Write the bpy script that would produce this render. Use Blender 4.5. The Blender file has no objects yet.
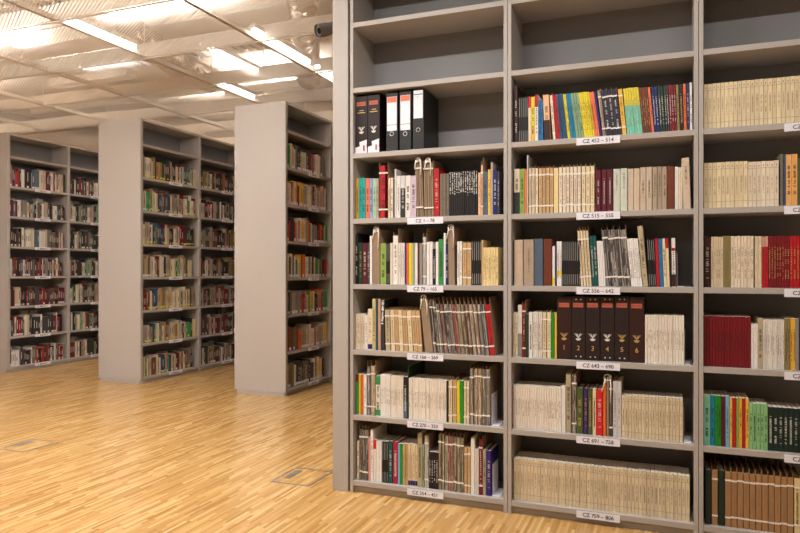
import bpy, math, random
from mathutils import Vector
random.seed(7)
S = bpy.context.scene
COL = S.collection
# ------------------------------------------------------------------ camera, light, exposure
F = 668.8; TH = math.radians(21.7145); EYE = 1.309; HZ = 269.6; D = 3.55
cd = bpy.data.cameras.new('camera'); cam = bpy.data.objects.new('camera', cd); COL.objects.link(cam)
cd.sensor_width = 36; cd.lens = F / 800 * 36; cd.shift_y = (HZ - 266.5) / 800
cam.location = (0, 0, EYE); cam.rotation_euler = (math.pi / 2, 0, TH)
S.camera = cam
S.view_settings.view_transform = 'Standard'; S.view_settings.look = 'None'
S.view_settings.exposure = 0.0; S.view_settings.gamma = 1
S.cycles.use_denoising = True
S.cycles.max_bounces = 7; S.cycles.transparent_max_bounces = 12
w = bpy.data.worlds.new('world'); S.world = w; w.use_nodes = True
w.node_tree.nodes['Background'].inputs[0].default_value = (1, .86, .74, 1)
w.node_tree.nodes['Background'].inputs[1].default_value = .05
WARM = (1.0, .962, .915)
def area(name, loc, sx, sy, power, rot=(0, 0, 0)):
    l = bpy.data.lights.new(name, 'AREA'); l.shape = 'RECTANGLE'; l.size = sx; l.size_y = sy
    l.energy = power; l.color = WARM
    o = bpy.data.objects.new(name, l); o.location = loc; o.rotation_euler = rot; COL.objects.link(o)
    return o
# ceiling lamps and added fill lights over the part of the room that lies outside the photograph
area('ceiling_lamp_front', (-1.6, 2.0, 3.42), 1.3, .12, 69)
area('ceiling_lamp_front', (.35, 2.0, 3.42), 1.3, .12, 42)
area('ceiling_lamp_front', (-3.6, 2.2, 3.38), 1.3, .12, 46)
area('ceiling_lamp_front', (-5.6, 2.2, 3.38), 1.3, .12, 34)
area('ceiling_lamp_front', (-4.3, 3.1, 3.38), 1.3, .12, 40)
area('ceiling_lamp_front', (-7.0, 3.1, 3.38), 1.3, .12, 32)
area('fill_light_aisle', (-9.3, 8.2, 3.3), 1.3, .12, 70)  # aisle pair: added fill, brightens the soffit by bounced light
area('fill_light_aisle', (-6.7, 9.9, 3.3), 1.3, .12, 50)
area('fill_light_rear', (-.8, -.6, 3.36), 1.3, .12, 14)  # rear lights: added fill from behind the view
area('fill_light_rear', (-3.6, -.6, 3.36), 1.3, .12, 30)
area('fill_light_rear', (-6.5, 0, 3.36), 1.3, .12, 40)

# ------------------------------------------------------------------ materials
def newmat(name, rgb=(.5, .5, .5), rough=.5, metal=0.0, spec=.5):
    m = bpy.data.materials.new(name); m.use_nodes = True
    b = m.node_tree.nodes['Principled BSDF']
    b.inputs['Base Color'].default_value = (*rgb, 1); b.inputs['Roughness'].default_value = rough
    b.inputs['Metallic'].default_value = metal; b.inputs['Specular IOR Level'].default_value = spec
    return m
def N(m, t, **kw):
    n = m.node_tree.nodes.new(t)
    for k, v in kw.items(): setattr(n, k, v)
    return n
def L(m, a, b): m.node_tree.links.new(a, b)
def lin(c): return tuple((v / 255) ** 2.2 for v in c)
def grain(m, scale=(40, 40, 40), amt=.06, bump=0.0):
    """slight tone variation of the surface, fixed in object space"""
    b = m.node_tree.nodes['Principled BSDF']; base = tuple(b.inputs['Base Color'].default_value)
    tc = N(m, 'ShaderNodeTexCoord'); mp = N(m, 'ShaderNodeMapping'); mp.inputs['Scale'].default_value = scale
    no = N(m, 'ShaderNodeTexNoise'); no.inputs['Scale'].default_value = 1; no.inputs['Detail'].default_value = 4
    L(m, tc.outputs['Object'], mp.inputs[0]); L(m, mp.outputs[0], no.inputs['Vector'])
    mx = N(m, 'ShaderNodeMix', data_type='RGBA'); mx.inputs[6].default_value = tuple(v * (1 - amt) for v in base[:3]) + (1,)
    mx.inputs[7].default_value = tuple(min(1, v * (1 + amt)) for v in base[:3]) + (1,)
    L(m, no.outputs['Fac'], mx.inputs[0]); L(m, mx.outputs[2], b.inputs['Base Color'])
    if bump:
        bp = N(m, 'ShaderNodeBump'); bp.inputs['Strength'].default_value = bump; bp.inputs['Distance'].default_value = .001
        L(m, no.outputs['Fac'], bp.inputs['Height']); L(m, bp.outputs[0], b.inputs['Normal'])
    return m
M = {}
M['board'] = grain(newmat('grey_laminate', (.445, .408, .378), .42), (60, 60, 60), .04)
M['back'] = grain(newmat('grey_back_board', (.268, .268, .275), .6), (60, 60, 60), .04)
M['wall'] = grain(newmat('painted_plaster', (.34, .31, .28), .8), (3, 3, 3), .04)
M['slab'] = grain(newmat('concrete', (.64, .55, .46), .85), (2.5, 2.5, 2.5), .2)
M['soffit'] = grain(newmat('plasterboard', (.66, .58, .50), .8), (2, 2, 2), .05)
M['white'] = grain(newmat('white_metal', (.84, .79, .73), .45), (9, 9, 9), .03)
M['steel'] = newmat('steel', (.55, .54, .52), .35, .8)
M['darkplastic'] = newmat('dark_plastic', (.017, .017, .017), .5)
M['greyplastic'] = newmat('grey_plastic', (.16, .15, .15), .4)
M['lens'] = newmat('camera_glass', (.01, .01, .012), .08)
M['card'] = newmat('white_card', (.84, .83, .91), .6)
M['paper'] = grain(newmat('paper_pages', (.74, .69, .61), .8), (5, 5, 900), .12)
M['kraft'] = grain(newmat('kraft_card', (.32, .222, .145), .75), (14, 14, 14), .14, .3)
M['tape'] = grain(newmat('cotton_tape', (.86, .81, .73), .9), (300, 300, 300), .08, .3)
M['ink_k'] = newmat('black_ink', (.03, .026, .024), .6)
M['ink_w'] = newmat('white_ink', (.75, .73, .70), .6)
M['ink_g'] = newmat('gold_ink', (.62, .42, .16), .4, .2)
M['ink_s'] = newmat('faded_ink', (.30, .24, .19), .6)
M['ink_p'] = newmat('pale_ink', (.46, .45, .43), .6)
M['foil'] = newmat('crumpled_foil', (.80, .74, .68), .25, .9)
def m_cover():
    m = newmat('book_cloth_and_paper', rough=.5)
    b = m.node_tree.nodes['Principled BSDF']; oi = N(m, 'ShaderNodeObjectInfo')
    tc = N(m, 'ShaderNodeTexCoord'); no = N(m, 'ShaderNodeTexNoise'); no.inputs['Scale'].default_value = 35
    no.inputs['Detail'].default_value = 5
    ad = N(m, 'ShaderNodeVectorMath', operation='ADD'); L(m, tc.outputs['Object'], ad.inputs[0]); L(m, oi.outputs['Random'], ad.inputs[1])
    L(m, ad.outputs[0], no.inputs['Vector'])
    mr = N(m, 'ShaderNodeMapRange'); mr.inputs[3].default_value = .84; mr.inputs[4].default_value = 1.14
    L(m, no.outputs['Fac'], mr.inputs[0])
    mx = N(m, 'ShaderNodeMix', data_type='RGBA', blend_type='MULTIPLY'); mx.inputs[0].default_value = 1
    L(m, oi.outputs['Color'], mx.inputs[6]); L(m, mr.outputs[0], mx.inputs[7]); L(m, mx.outputs[2], b.inputs['Base Color'])
    return m
M['cover'] = m_cover()
def m_attr():
    m = newmat('mixed_book_covers', rough=.55); b = m.node_tree.nodes['Principled BSDF']
    a = N(m, 'ShaderNodeAttribute', attribute_name='Col'); L(m, a.outputs['Color'], b.inputs['Base Color'])
    return m
M['attr'] = m_attr()
def m_mags():
    """edges of many thin magazines: fine vertical layers of differing colours"""
    m = newmat('stacked_magazine_spines', rough=.5); b = m.node_tree.nodes['Principled BSDF']
    oi = N(m, 'ShaderNodeObjectInfo'); tc = N(m, 'ShaderNodeTexCoord'); sp = N(m, 'ShaderNodeSeparateXYZ'); L(m, tc.outputs['Object'], sp.inputs[0])
    a = N(m, 'ShaderNodeMath', operation='MULTIPLY'); a.inputs[1].default_value = 330; L(m, sp.outputs[0], a.inputs[0])
    f = N(m, 'ShaderNodeMath', operation='FLOOR'); L(m, a.outputs[0], f.inputs[0])
    r = N(m, 'ShaderNodeMath', operation='MULTIPLY'); r.inputs[1].default_value = 57.3; L(m, oi.outputs['Random'], r.inputs[0])
    s = N(m, 'ShaderNodeMath', operation='ADD'); L(m, f.outputs[0], s.inputs[0]); L(m, r.outputs[0], s.inputs[1])
    zf = N(m, 'ShaderNodeMath', operation='MULTIPLY'); zf.inputs[1].default_value = 5; L(m, sp.outputs[2], zf.inputs[0])
    cb = N(m, 'ShaderNodeCombineXYZ'); L(m, s.outputs[0], cb.inputs[0]); L(m, zf.outputs[0], cb.inputs[2])
    no = N(m, 'ShaderNodeTexNoise'); no.inputs['Scale'].default_value = 1.7; no.inputs['Detail'].default_value = 2; L(m, cb.outputs[0], no.inputs['Vector'])
    wn = N(m, 'ShaderNodeTexWhiteNoise', noise_dimensions='1D'); L(m, s.outputs[0], wn.inputs['W'])
    sm = N(m, 'ShaderNodeMath', operation='MULTIPLY_ADD'); sm.inputs[1].default_value = .55; L(m, no.outputs['Fac'], sm.inputs[0]); L(m, wn.outputs['Value'], sm.inputs[2])
    fr = N(m, 'ShaderNodeMath', operation='FRACT'); L(m, sm.outputs[0], fr.inputs[0])
    mx = N(m, 'ShaderNodeValToRGB'); mx.color_ramp.interpolation = 'CONSTANT'; el = mx.color_ramp.elements
    cols = [(0, (.03, .028, .027)), (.2, (.25, .20, .15)), (.36, (.55, .49, .42)), (.47, (.07, .07, .07)), (.64, (.62, .58, .52)), (.74, (.13, .10, .08)), (.86, (.32, .29, .26))]
    el[0].position, el[0].color = 0, (*cols[0][1], 1); el[1].position, el[1].color = cols[-1][0], (*cols[-1][1], 1)
    for p, c in cols[1:-1]: e = el.new(p); e.color = (*c, 1)
    L(m, fr.outputs[0], mx.inputs[0])
    m2 = N(m, 'ShaderNodeMix', data_type='RGBA'); m2.inputs[0].default_value = .35
    L(m, mx.outputs[0], m2.inputs[6]); L(m, oi.outputs['Color'], m2.inputs[7]); L(m, m2.outputs[2], b.inputs['Base Color'])
    return m
M['mags'] = m_mags()
def m_floor():
    m = newmat('oak_strip_parquet', rough=.24, spec=.5); nt = m.node_tree; b = nt.nodes['Principled BSDF']
    tc = N(m, 'ShaderNodeTexCoord'); sp = N(m, 'ShaderNodeSeparateXYZ'); L(m, tc.outputs['Object'], sp.inputs[0])
    def mth(op, a, bb=None, c=None):
        n = N(m, 'ShaderNodeMath', operation=op)
        for i, v in enumerate((a, bb, c)):
            if v is None: continue
            if isinstance(v, (int, float)): n.inputs[i].default_value = v
            else: L(m, v, n.inputs[i])
        return n.outputs[0]
    W = .017; LEN = .22
    xi = mth('FLOOR', mth('DIVIDE', sp.outputs[0], W))
    wn = N(m, 'ShaderNodeTexWhiteNoise', noise_dimensions='1D'); L(m, xi, wn.inputs['W'])
    yo = mth('ADD', mth('DIVIDE', sp.outputs[1], LEN), wn.outputs['Value'])
    yi = mth('FLOOR', yo)
    cb = N(m, 'ShaderNodeCombineXYZ'); L(m, xi, cb.inputs[0]); L(m, yi, cb.inputs[1])
    w2 = N(m, 'ShaderNodeTexWhiteNoise', noise_dimensions='2D'); L(m, cb.outputs[0], w2.inputs['Vector'])
    rp = N(m, 'ShaderNodeValToRGB'); el = rp.color_ramp.elements
    el[0].position = 0; el[0].color = (*lin((164, 120, 70)), 1); el[1].position = 1; el[1].color = (*lin((214, 180, 126)), 1)
    for p, c in ((.14, (178, 138, 84)), (.5, (193, 149, 93)), (.84, (204, 165, 108))):
        e = el.new(p); e.color = (*lin(c), 1)
    L(m, w2.outputs['Value'], rp.inputs[0])
    mp = N(m, 'ShaderNodeMapping'); mp.inputs['Scale'].default_value = (160, 5, 1); L(m, tc.outputs['Object'], mp.inputs[0])
    no = N(m, 'ShaderNodeTexNoise'); no.inputs['Scale'].default_value = 1; no.inputs['Detail'].default_value = 3; L(m, mp.outputs[0], no.inputs['Vector'])
    mr = N(m, 'ShaderNodeMapRange'); mr.inputs[3].default_value = .86; mr.inputs[4].default_value = 1.12; L(m, no.outputs['Fac'], mr.inputs[0])
    mx = N(m, 'ShaderNodeMix', data_type='RGBA', blend_type='MULTIPLY'); mx.inputs[0].default_value = 1
    L(m, rp.outputs[0], mx.inputs[6]); L(m, mr.outputs[0], mx.inputs[7])
    # fine dark joints
    fx = mth('FRACT', mth('DIVIDE', sp.outputs[0], W)); fy = mth('FRACT', yo)
    j = mth('MAXIMUM', mth('LESS_THAN', fx, .045), mth('LESS_THAN', fy, .006))
    m3 = N(m, 'ShaderNodeMix', data_type='RGBA'); L(m, mth('MULTIPLY', j, .45), m3.inputs[0]); L(m, mx.outputs[2], m3.inputs[6])
    m3.inputs[7].default_value = (.10, .05, .02, 1); L(m, m3.outputs[2], b.inputs['Base Color'])
    return m
M['floor'] = m_floor()
def m_mesh(thr=.16, name='expanded_metal_mesh', tlf=.45):
    """expanded metal: a diamond lattice of white strands with open holes"""
    m = newmat(name, (.84, .77, .70), .5, .0); nt = m.node_tree; b = nt.nodes['Principled BSDF']; out = nt.nodes['Material Output']
    tc = N(m, 'ShaderNodeTexCoord'); sp = N(m, 'ShaderNodeSeparateXYZ'); L(m, tc.outputs['Object'], sp.inputs[0])
    def mth(op, a, bb):
        n = N(m, 'ShaderNodeMath', operation=op)
        for i, v in enumerate((a, bb)):
            if isinstance(v, (int, float)): n.inputs[i].default_value = v
            else: L(m, v, n.inputs[i])
        return n.outputs[0]
    u = mth('DIVIDE', sp.outputs[0], .048); v = mth('DIVIDE', sp.outputs[1], .030)
    a = mth('PINGPONG', mth('ADD', u, v), .5); c = mth('PINGPONG', mth('SUBTRACT', u, v), .5)
    s = mth('MAXIMUM', mth('LESS_THAN', a, thr), mth('LESS_THAN', c, thr))
    tr = N(m, 'ShaderNodeBsdfTransparent'); mx = N(m, 'ShaderNodeMixShader')
    L(m, s, mx.inputs[0]); L(m, tr.outputs[0], mx.inputs[1])
    tl = N(m, 'ShaderNodeBsdfTranslucent'); tl.inputs[0].default_value = (.8, .74, .67, 1); m2 = N(m, 'ShaderNodeMixShader'); m2.inputs[0].default_value = tlf
    L(m, b.outputs[0], m2.inputs[1]); L(m, tl.outputs[0], m2.inputs[2]); L(m, m2.outputs[0], mx.inputs[2]); L(m, mx.outputs[0], out.inputs[0])
    return m
M['mesh'] = m_mesh(); M['carrier'] = m_mesh(.36, 'perforated_white_sheet', .6)
def m_emit(name, strength):
    m = newmat(name, (.9, .9, .9)); b = m.node_tree.nodes['Principled BSDF']
    b.inputs['Emission Color'].default_value = (1.0, .957, .90, 1); b.inputs['Emission Strength'].default_value = strength
    return m
M['tube'] = m_emit('lit_tube', 30); M['tube3'] = m_emit('lit_cove_tube', 120); M['tube2'] = m_emit('lit_diffuser', 11)

# ------------------------------------------------------------------ mesh helpers
class MB:
    def __init__(s): s.v = []; s.f = []; s.c = []
    def box(s, x0, y0, z0, x1, y1, z1, col=None):
        n = len(s.v)
        s.v += [(x0, y0, z0), (x1, y0, z0), (x1, y1, z0), (x0, y1, z0), (x0, y0, z1), (x1, y0, z1), (x1, y1, z1), (x0, y1, z1)]
        s.f += [tuple(n + i for i in q) for q in ((0, 3, 2, 1), (4, 5, 6, 7), (0, 1, 5, 4), (1, 2, 6, 5), (2, 3, 7, 6), (3, 0, 4, 7))]
        if col is not None: s.c += [col] * 6
        return s
    def prism(s, pts, y0, y1):
        """polygon in x,z swept along y"""
        n = len(s.v); k = len(pts)
        s.v += [(x, y0, z) for x, z in pts] + [(x, y1, z) for x, z in pts]
        s.f += [tuple(n + i for i in range(k)), tuple(n + k + i for i in reversed(range(k)))]
        for i in range(k): j = (i + 1) % k; s.f.append((n + i, n + k + i, n + k + j, n + j))
        return s
    def slab(s, pts, z0, z1):
        """polygon in x,y extruded in z"""
        n = len(s.v); k = len(pts)
        s.v += [(x, y, z0) for x, y in pts] + [(x, y, z1) for x, y in pts]
        s.f += [tuple(n + i for i in reversed(range(k))), tuple(n + k + i for i in range(k))]
        for i in range(k): j = (i + 1) % k; s.f.append((n + i, n + j, n + k + j, n + k + i))
        return s
    def tube(s, path, r, k=8, cap=True):
        n = len(s.v); P = [Vector(p) for p in path]
        for i, p in enumerate(P):
            d = (P[min(i + 1, len(P) - 1)] - P[max(i - 1, 0)]).normalized()
            u = d.cross(Vector((0, 0, 1)) if abs(d.z) < .9 else Vector((1, 0, 0))).normalized(); q = d.cross(u)
            rr = r[i] if isinstance(r, (list, tuple)) else r
            for a in range(k):
                t = 2 * math.pi * a / k; s.v.append(tuple(p + u * rr * math.cos(t) + q * rr * math.sin(t)))
        for i in range(len(P) - 1):
            for a in range(k):
                b = (a + 1) % k; s.f.append((n + i * k + a, n + i * k + b, n + (i + 1) * k + b, n + (i + 1) * k + a))
        if cap: s.f += [tuple(n + a for a in reversed(range(k))), tuple(n + (len(P) - 1) * k + a for a in range(k))]
        return s
    def mesh(s, name):
        me = bpy.data.meshes.new(name); me.from_pydata(s.v, [], s.f); me.update(); return me
    def build(s, name, mat, parent=None, loc=None, smooth=False, bevel=0):
        me = s.mesh(name); me.materials.append(mat if not isinstance(mat, str) else M[mat])
        if s.c:
            at = me.color_attributes.new('Col', 'FLOAT_COLOR', 'CORNER')
            i = 0
            for p in me.polygons:
                for _ in p.loop_indices: at.data[i].color = (*s.c[p.index], 1); i += 1
        if smooth: me.polygons.foreach_set('use_smooth', [True] * len(me.polygons))
        o = bpy.data.objects.new(name, me); COL.objects.link(o); o.parent = parent
        if loc: o.location = loc
        if bevel:
            b = o.modifiers.new('bevel', 'BEVEL'); b.width = bevel; b.segments = 2
        return o
def tag(o, label=None, cat=None, group=None, kind=None):
    if label: o['label'] = label
    if cat: o['category'] = cat
    if group: o['group'] = group
    if kind: o['kind'] = kind
    return o
def empty(name, loc=(0, 0, 0), rz=0):
    o = bpy.data.objects.new(name, None); o.location = loc; o.rotation_euler = (0, 0, rz); o.empty_display_size = .05; COL.objects.link(o); return o
def link(name, me, parent, loc=(0, 0, 0), scale=None, mat=None):
    o = bpy.data.objects.new(name, me); COL.objects.link(o); o.parent = parent; o.location = loc
    if scale: o.scale = scale
    return o
def px2x(px, Y=D): return Y * math.tan(math.atan((px - 400) / F) - TH)

# ------------------------------------------------------------------ the room
def struct(name, mb, mat, **k): return tag(mb.build(name, mat, **k), kind='structure')
CZ = EYE + 2.1            # height of the mesh ceiling
X0, X1, Y0, Y1, HT = -11.0, 4.2, -4.2, 12.2, 4.15
struct('floor', MB().box(X0, Y0, -.1, X1, Y1, 0), 'floor')
struct('ceiling', MB().box(X0, Y0, HT, X1, Y1, HT + .15), 'slab')
struct('wall_left', MB().box(X0 - .15, Y0, 0, X0, Y1, HT), 'wall')
struct('wall_right', MB().box(X1, Y0, 0, X1 + .15, Y1, HT), 'wall')
struct('wall_back', MB().box(X0, Y1, 0, X1, Y1 + .15, HT), 'wall')
struct('wall_front', MB().box(X0, Y0 - .15, 0, X1, Y0, HT), 'wall')
sf = MB().box(X0, 7.47, CZ - .02, -7.32, Y1, CZ + .20)
struct('trim_1', sf, 'soffit')
# carrier grid and mesh sheets of the hung ceiling
GX = [-11.0 + .0] + [-3.51 - 1.315 * k for k in range(5, -5, -1)]
GY = [4.18 + 1.06 * k for k in range(-2, 8)]
g = MB()
for y in GY: g.box(X0, y, CZ + .013, X1, y + .012, CZ + .15).box(X0, y - .004, CZ - .006, X1, y + .016, CZ + .004)
for x in GX[1:]:
    g.box(x - .006, GY[0], CZ + .013, x + .006, Y1, CZ + .06).box(x - .02, GY[0], CZ + .013, x + .02, Y1, CZ + .017)
struct('ceiling_grid', g, 'white')
ms = MB(); n = 0
ms.v = [(X0, GY[0], CZ + .012), (X1, GY[0], CZ + .012), (X1, Y1, CZ + .012), (X0, Y1, CZ + .012)]; ms.f = [(0, 3, 2, 1)]
struct('ceiling_mesh', ms, 'mesh')
# hanger rods
h = MB()
for y in GY:
    for x in GX[1::2]: h.tube([(x, y, CZ + .04), (x, y, HT)], .006, 6)
struct('ceiling_hangers', h, 'white')

# ------------------------------------------------------------------ lamps above the mesh
def lamp(name, x0, y0, x1, y1, mat, label, z=None, wdt=.10):
    up = z is not None and z > CZ + .2
    z = CZ + .07 if z is None else z
    o = empty(name, ((x0 + x1) / 2, (y0 + y1) / 2, z)); cx, cy = o.location.x, o.location.y
    dx, dy = abs(x1 - x0) / 2, abs(y1 - y0) / 2
    if dx > dy: dy = wdt / 2
    else: dx = wdt / 2
    h0, h1 = (-.02, -.001) if up else (.035, .075)
    MB().box(-dx - .015, -dy - .015, h0, dx + .015, dy + .015, h1).build('housing', 'white', o)
    if up: MB().box(-dx - .02, -dy - .03, h0, dx + .02, -dy - .025, .07).box(-dx - .02, dy + .025, h0, dx + .02, dy + .03, .07).box(-dx - .025, -dy - .03, h0, -dx - .02, dy + .03, .07).box(dx + .02, -dy - .03, h0, dx + .025, dy + .03, .07).build('reflector', 'white', o)
    MB().box(-dx, -dy, 0, dx, dy, .034).build('tube', mat, o)
    tag(o, label, 'lamp', 'strip lamps above the mesh ceiling')
lamp('strip_lamp', -4.40, 4.32, -3.05, 4.32, 'tube', 'bright strip lamp above the ceiling mesh, long one cut by the top picture edge')
lamp('strip_lamp', -6.60, 4.36, -5.26, 4.36, 'tube', 'bright strip lamp above the ceiling mesh at the left picture edge')
lamp('strip_lamp', -4.74, 4.28, -4.86, 5.08, 'tube2', 'slanting strip lamp between the two brightest ceiling lamps', wdt=.04, z=CZ + .045)
lamp('strip_lamp', -4.14, 5.24, -4.14, 6.18, 'tube2', 'slanting strip lamp over the gap between near and middle stacks', wdt=.03, z=CZ + .045)
lamp('strip_lamp', -3.46, 5.12, -3.46, 6.12, 'tube2', 'slanting strip lamp left of the security camera', wdt=.03, z=CZ + .045)
lamp('strip_lamp', -3.46, 6.3, -3.46, 7.3, 'tube2', 'strip lamp just above the open top of the near stack', wdt=.06, z=CZ + .045)
lamp('strip_lamp', -4.80, 6.34, -4.80, 7.1, 'tube2', 'short faint strip lamp above and left of the near stack', wdt=.03, z=CZ + .045)
lamp('strip_lamp', -8.2, 5.45, -6.9, 5.45, 'tube3', 'lamp glowing through mesh at left, above the far stack end panel', wdt=.12, z=CZ + .36)
lamp('strip_lamp', -7.6, 6.6, -6.3, 6.6, 'tube3', 'lamp glowing through mesh right above the middle stack', wdt=.12, z=CZ + .36)
lamp('strip_lamp', -5.7, 7.85, -4.4, 7.85, 'tube3', 'farthest lamp glowing through mesh behind the near stack top', wdt=.12, z=CZ + .36)
lamp('strip_lamp', -2.6, 6.9, -1.3, 6.9, 'tube3', 'lamp hidden behind the tall front bookcase', wdt=.12, z=CZ + .36)
lamp('strip_lamp', -7.2, 8.6, -5.9, 8.6, 'tube3', 'lamp glowing through mesh above the back of the middle stack', wdt=.12, z=CZ + .36)

lamp('strip_lamp', -5.9, 3.25, -4.6, 3.25, 'tube3', 'added unseen strip lamp above the mesh, beyond the top left corner of the picture')  # this and the next are added out of view to light the beams
lamp('strip_lamp', -3.6, 3.25, -2.3, 3.25, 'tube3', 'added unseen strip lamp above the mesh, beyond the top edge over the floor hatch')

lamp('strip_lamp', -10.2, 6.6, -8.9, 6.6, 'tube3', 'lamp glowing through mesh farthest left, over the far stack end panel', wdt=.12, z=CZ + .36)

# ------------------------------------------------------------------ services above the mesh
def gp(px, y, dz):
    zc = F * dz / (HZ - y); xc = (px - 400) / F * zc; c, s = math.cos(TH), math.sin(TH)
    return (xc * c - zc * s, xc * s + zc * c, EYE + dz)
def foil_duct(p0, p1, r, label):
    rnd = random.Random(3); P = []; R = []
    a, b = Vector(p0), Vector(p1); k = 34
    for i in range(k + 1):
        t = i / k; P.append(tuple(a.lerp(b, t) + Vector((0, 0, -.05 * math.sin(t * math.pi))))); R.append(r * (1 + (.06 if i % 2 else -.05) + rnd.uniform(-.05, .05)))
    m = MB().tube(P, R, 18)
    m.v = [tuple(c + rnd.uniform(-.012, .012) for c in v) for v in m.v]
    o = m.build('air_duct', 'foil', None); tag(o, label, 'duct')
    return o
foil_duct((-5.1, 5.3, CZ + .36), (-5.5, 7.2, CZ + .36), .15, 'crumpled foil air duct above the mesh, left of the slanting strip lamps')
foil_duct((-3.0, 5.2, CZ + .36), (-4.3, 7.6, CZ + .36), .14, 'crumpled foil air duct above the mesh, near the security camera')
def tray(x0, x1, y, z, label):
    o = empty('cable_tray', ((x0 + x1) / 2, y, z)); hx = (x1 - x0) / 2; m = MB()
    for s in (-1, 1):
        yy = s * .15
        m.box(-hx, yy - .002, 0, hx, yy + .002, .012); m.box(-hx, yy - .002, .05, hx, yy + .002, .065)
        for i in range(int((x1 - x0) / .06)): m.box(-hx + i * .06, yy - .002, .012, -hx + i * .06 + .02, yy + .002, .05)
    m.build('side_rail', 'steel', o)
    b = MB()
    for i in range(int((x1 - x0) / .12)): b.box(-hx + i * .12, -.148, 0, -hx + i * .12 + .07, .148, .003)
    b.build('rung', 'steel', o)
    c = MB()
    for i in range(5): c.tube([(-hx, -.1 + i * .04, .014), (hx, -.1 + i * .045, .014)], .009, 6)
    c.build('cable', 'greyplastic', o)
    hg = MB()
    for i in range(5):
        xx = -hx + .3 + i * (2 * hx - .6) / 4
        for s in (-1, 1): hg.tube([(xx, s * .155, 0), (xx, s * .155, HT - z)], .005, 5)
    hg.build('hanger', 'white', o)
    tag(o, label, 'cable tray')
tray(-7.2, -1.2, 4.75, CZ + .42, 'perforated cable tray crossing the top edge above the mesh')
tray(-7.2, -1.2, 6.75, CZ + .56, 'perforated cable tray above the mesh, the farther of two')
o = MB().box(-9, 5.75, CZ + .54, -1.2, 6.15, CZ + .72).build('ventilation_duct', 'white', None, bevel=.01)
tag(o, 'white rectangular ventilation duct running across above the ceiling mesh', 'duct')
o = MB().tube([(-10, 8.25, CZ + .6), (-1.2, 8.25, CZ + .6)], .06, 14).build('service_pipe', 'white', None, smooth=True)
tag(o, 'white service pipe above the mesh behind the near stack top', 'pipe')

# ------------------------------------------------------------------ security camera
c = gp(325.5, 29.5, 1.96); sc = empty('security_camera', c)
dv = Vector((-.50, -.70, -.32)).normalized()
MB().tube([tuple(-dv * .13), tuple(-dv * .125), tuple(dv * .055), tuple(dv * .06)], [.03, .048, .048, .046], 24).build('body', 'greyplastic', sc, smooth=False)
MB().tube([tuple(-dv * .02), tuple(dv * .075)], [.052, .052], 24, cap=False).build('hood', 'greyplastic', sc)
MB().tube([tuple(dv * .058), tuple(dv * .066)], [.026, .024], 20).build('lens', 'lens', sc)
MB().tube([tuple(-dv * .08), tuple(-dv * .08 + Vector((.02, .02, .10))), tuple(-dv * .08 + Vector((.02, .02, CZ - c[2] - .01)))], .012, 10).tube([tuple(-dv * .08 + Vector((.02, .02, CZ - c[2] - .02))), tuple(-dv * .08 + Vector((.02, .02, CZ - c[2])))], .04, 16).build('bracket', 'white', sc)
tag(sc, 'dark grey bullet security camera hanging under the mesh ceiling beside the front panel', 'camera')

# ------------------------------------------------------------------ floor boxes
def floor_box(x0, y0, x1, y1, label):
    o = empty('floor_box', ((x0 + x1) / 2, (y0 + y1) / 2, 0)); a, b = (x1 - x0) / 2, (y1 - y0) / 2; t = .011
    MB().box(-a, -b, 0, a, -b + t, .004).box(-a, b - t, 0, a, b, .004).box(-a, -b + t, 0, -a + t, b - t, .004).box(a - t, -b + t, 0, a, b - t, .004).build('frame', 'steel', o)
    q = MB().box(-a + t + .002, -b + t + .002, 0, a - t - .002, b - t - .002, .003).build('lid', 'floor', o)
    MB().box(-a + .045, -.07, .003, -a + .085, .09, .0055).build('cable_flap', 'greyplastic', o, bevel=.0008)
    tag(o, label, 'floor box')
floor_box(-2.275, 3.54, -2.0, 3.853, 'square floor outlet hatch with steel rim beside the front bookcase panel')
floor_box(-4.54, 3.452, -4.27, 3.752, 'square floor outlet hatch with steel rim at the left picture edge')

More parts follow.
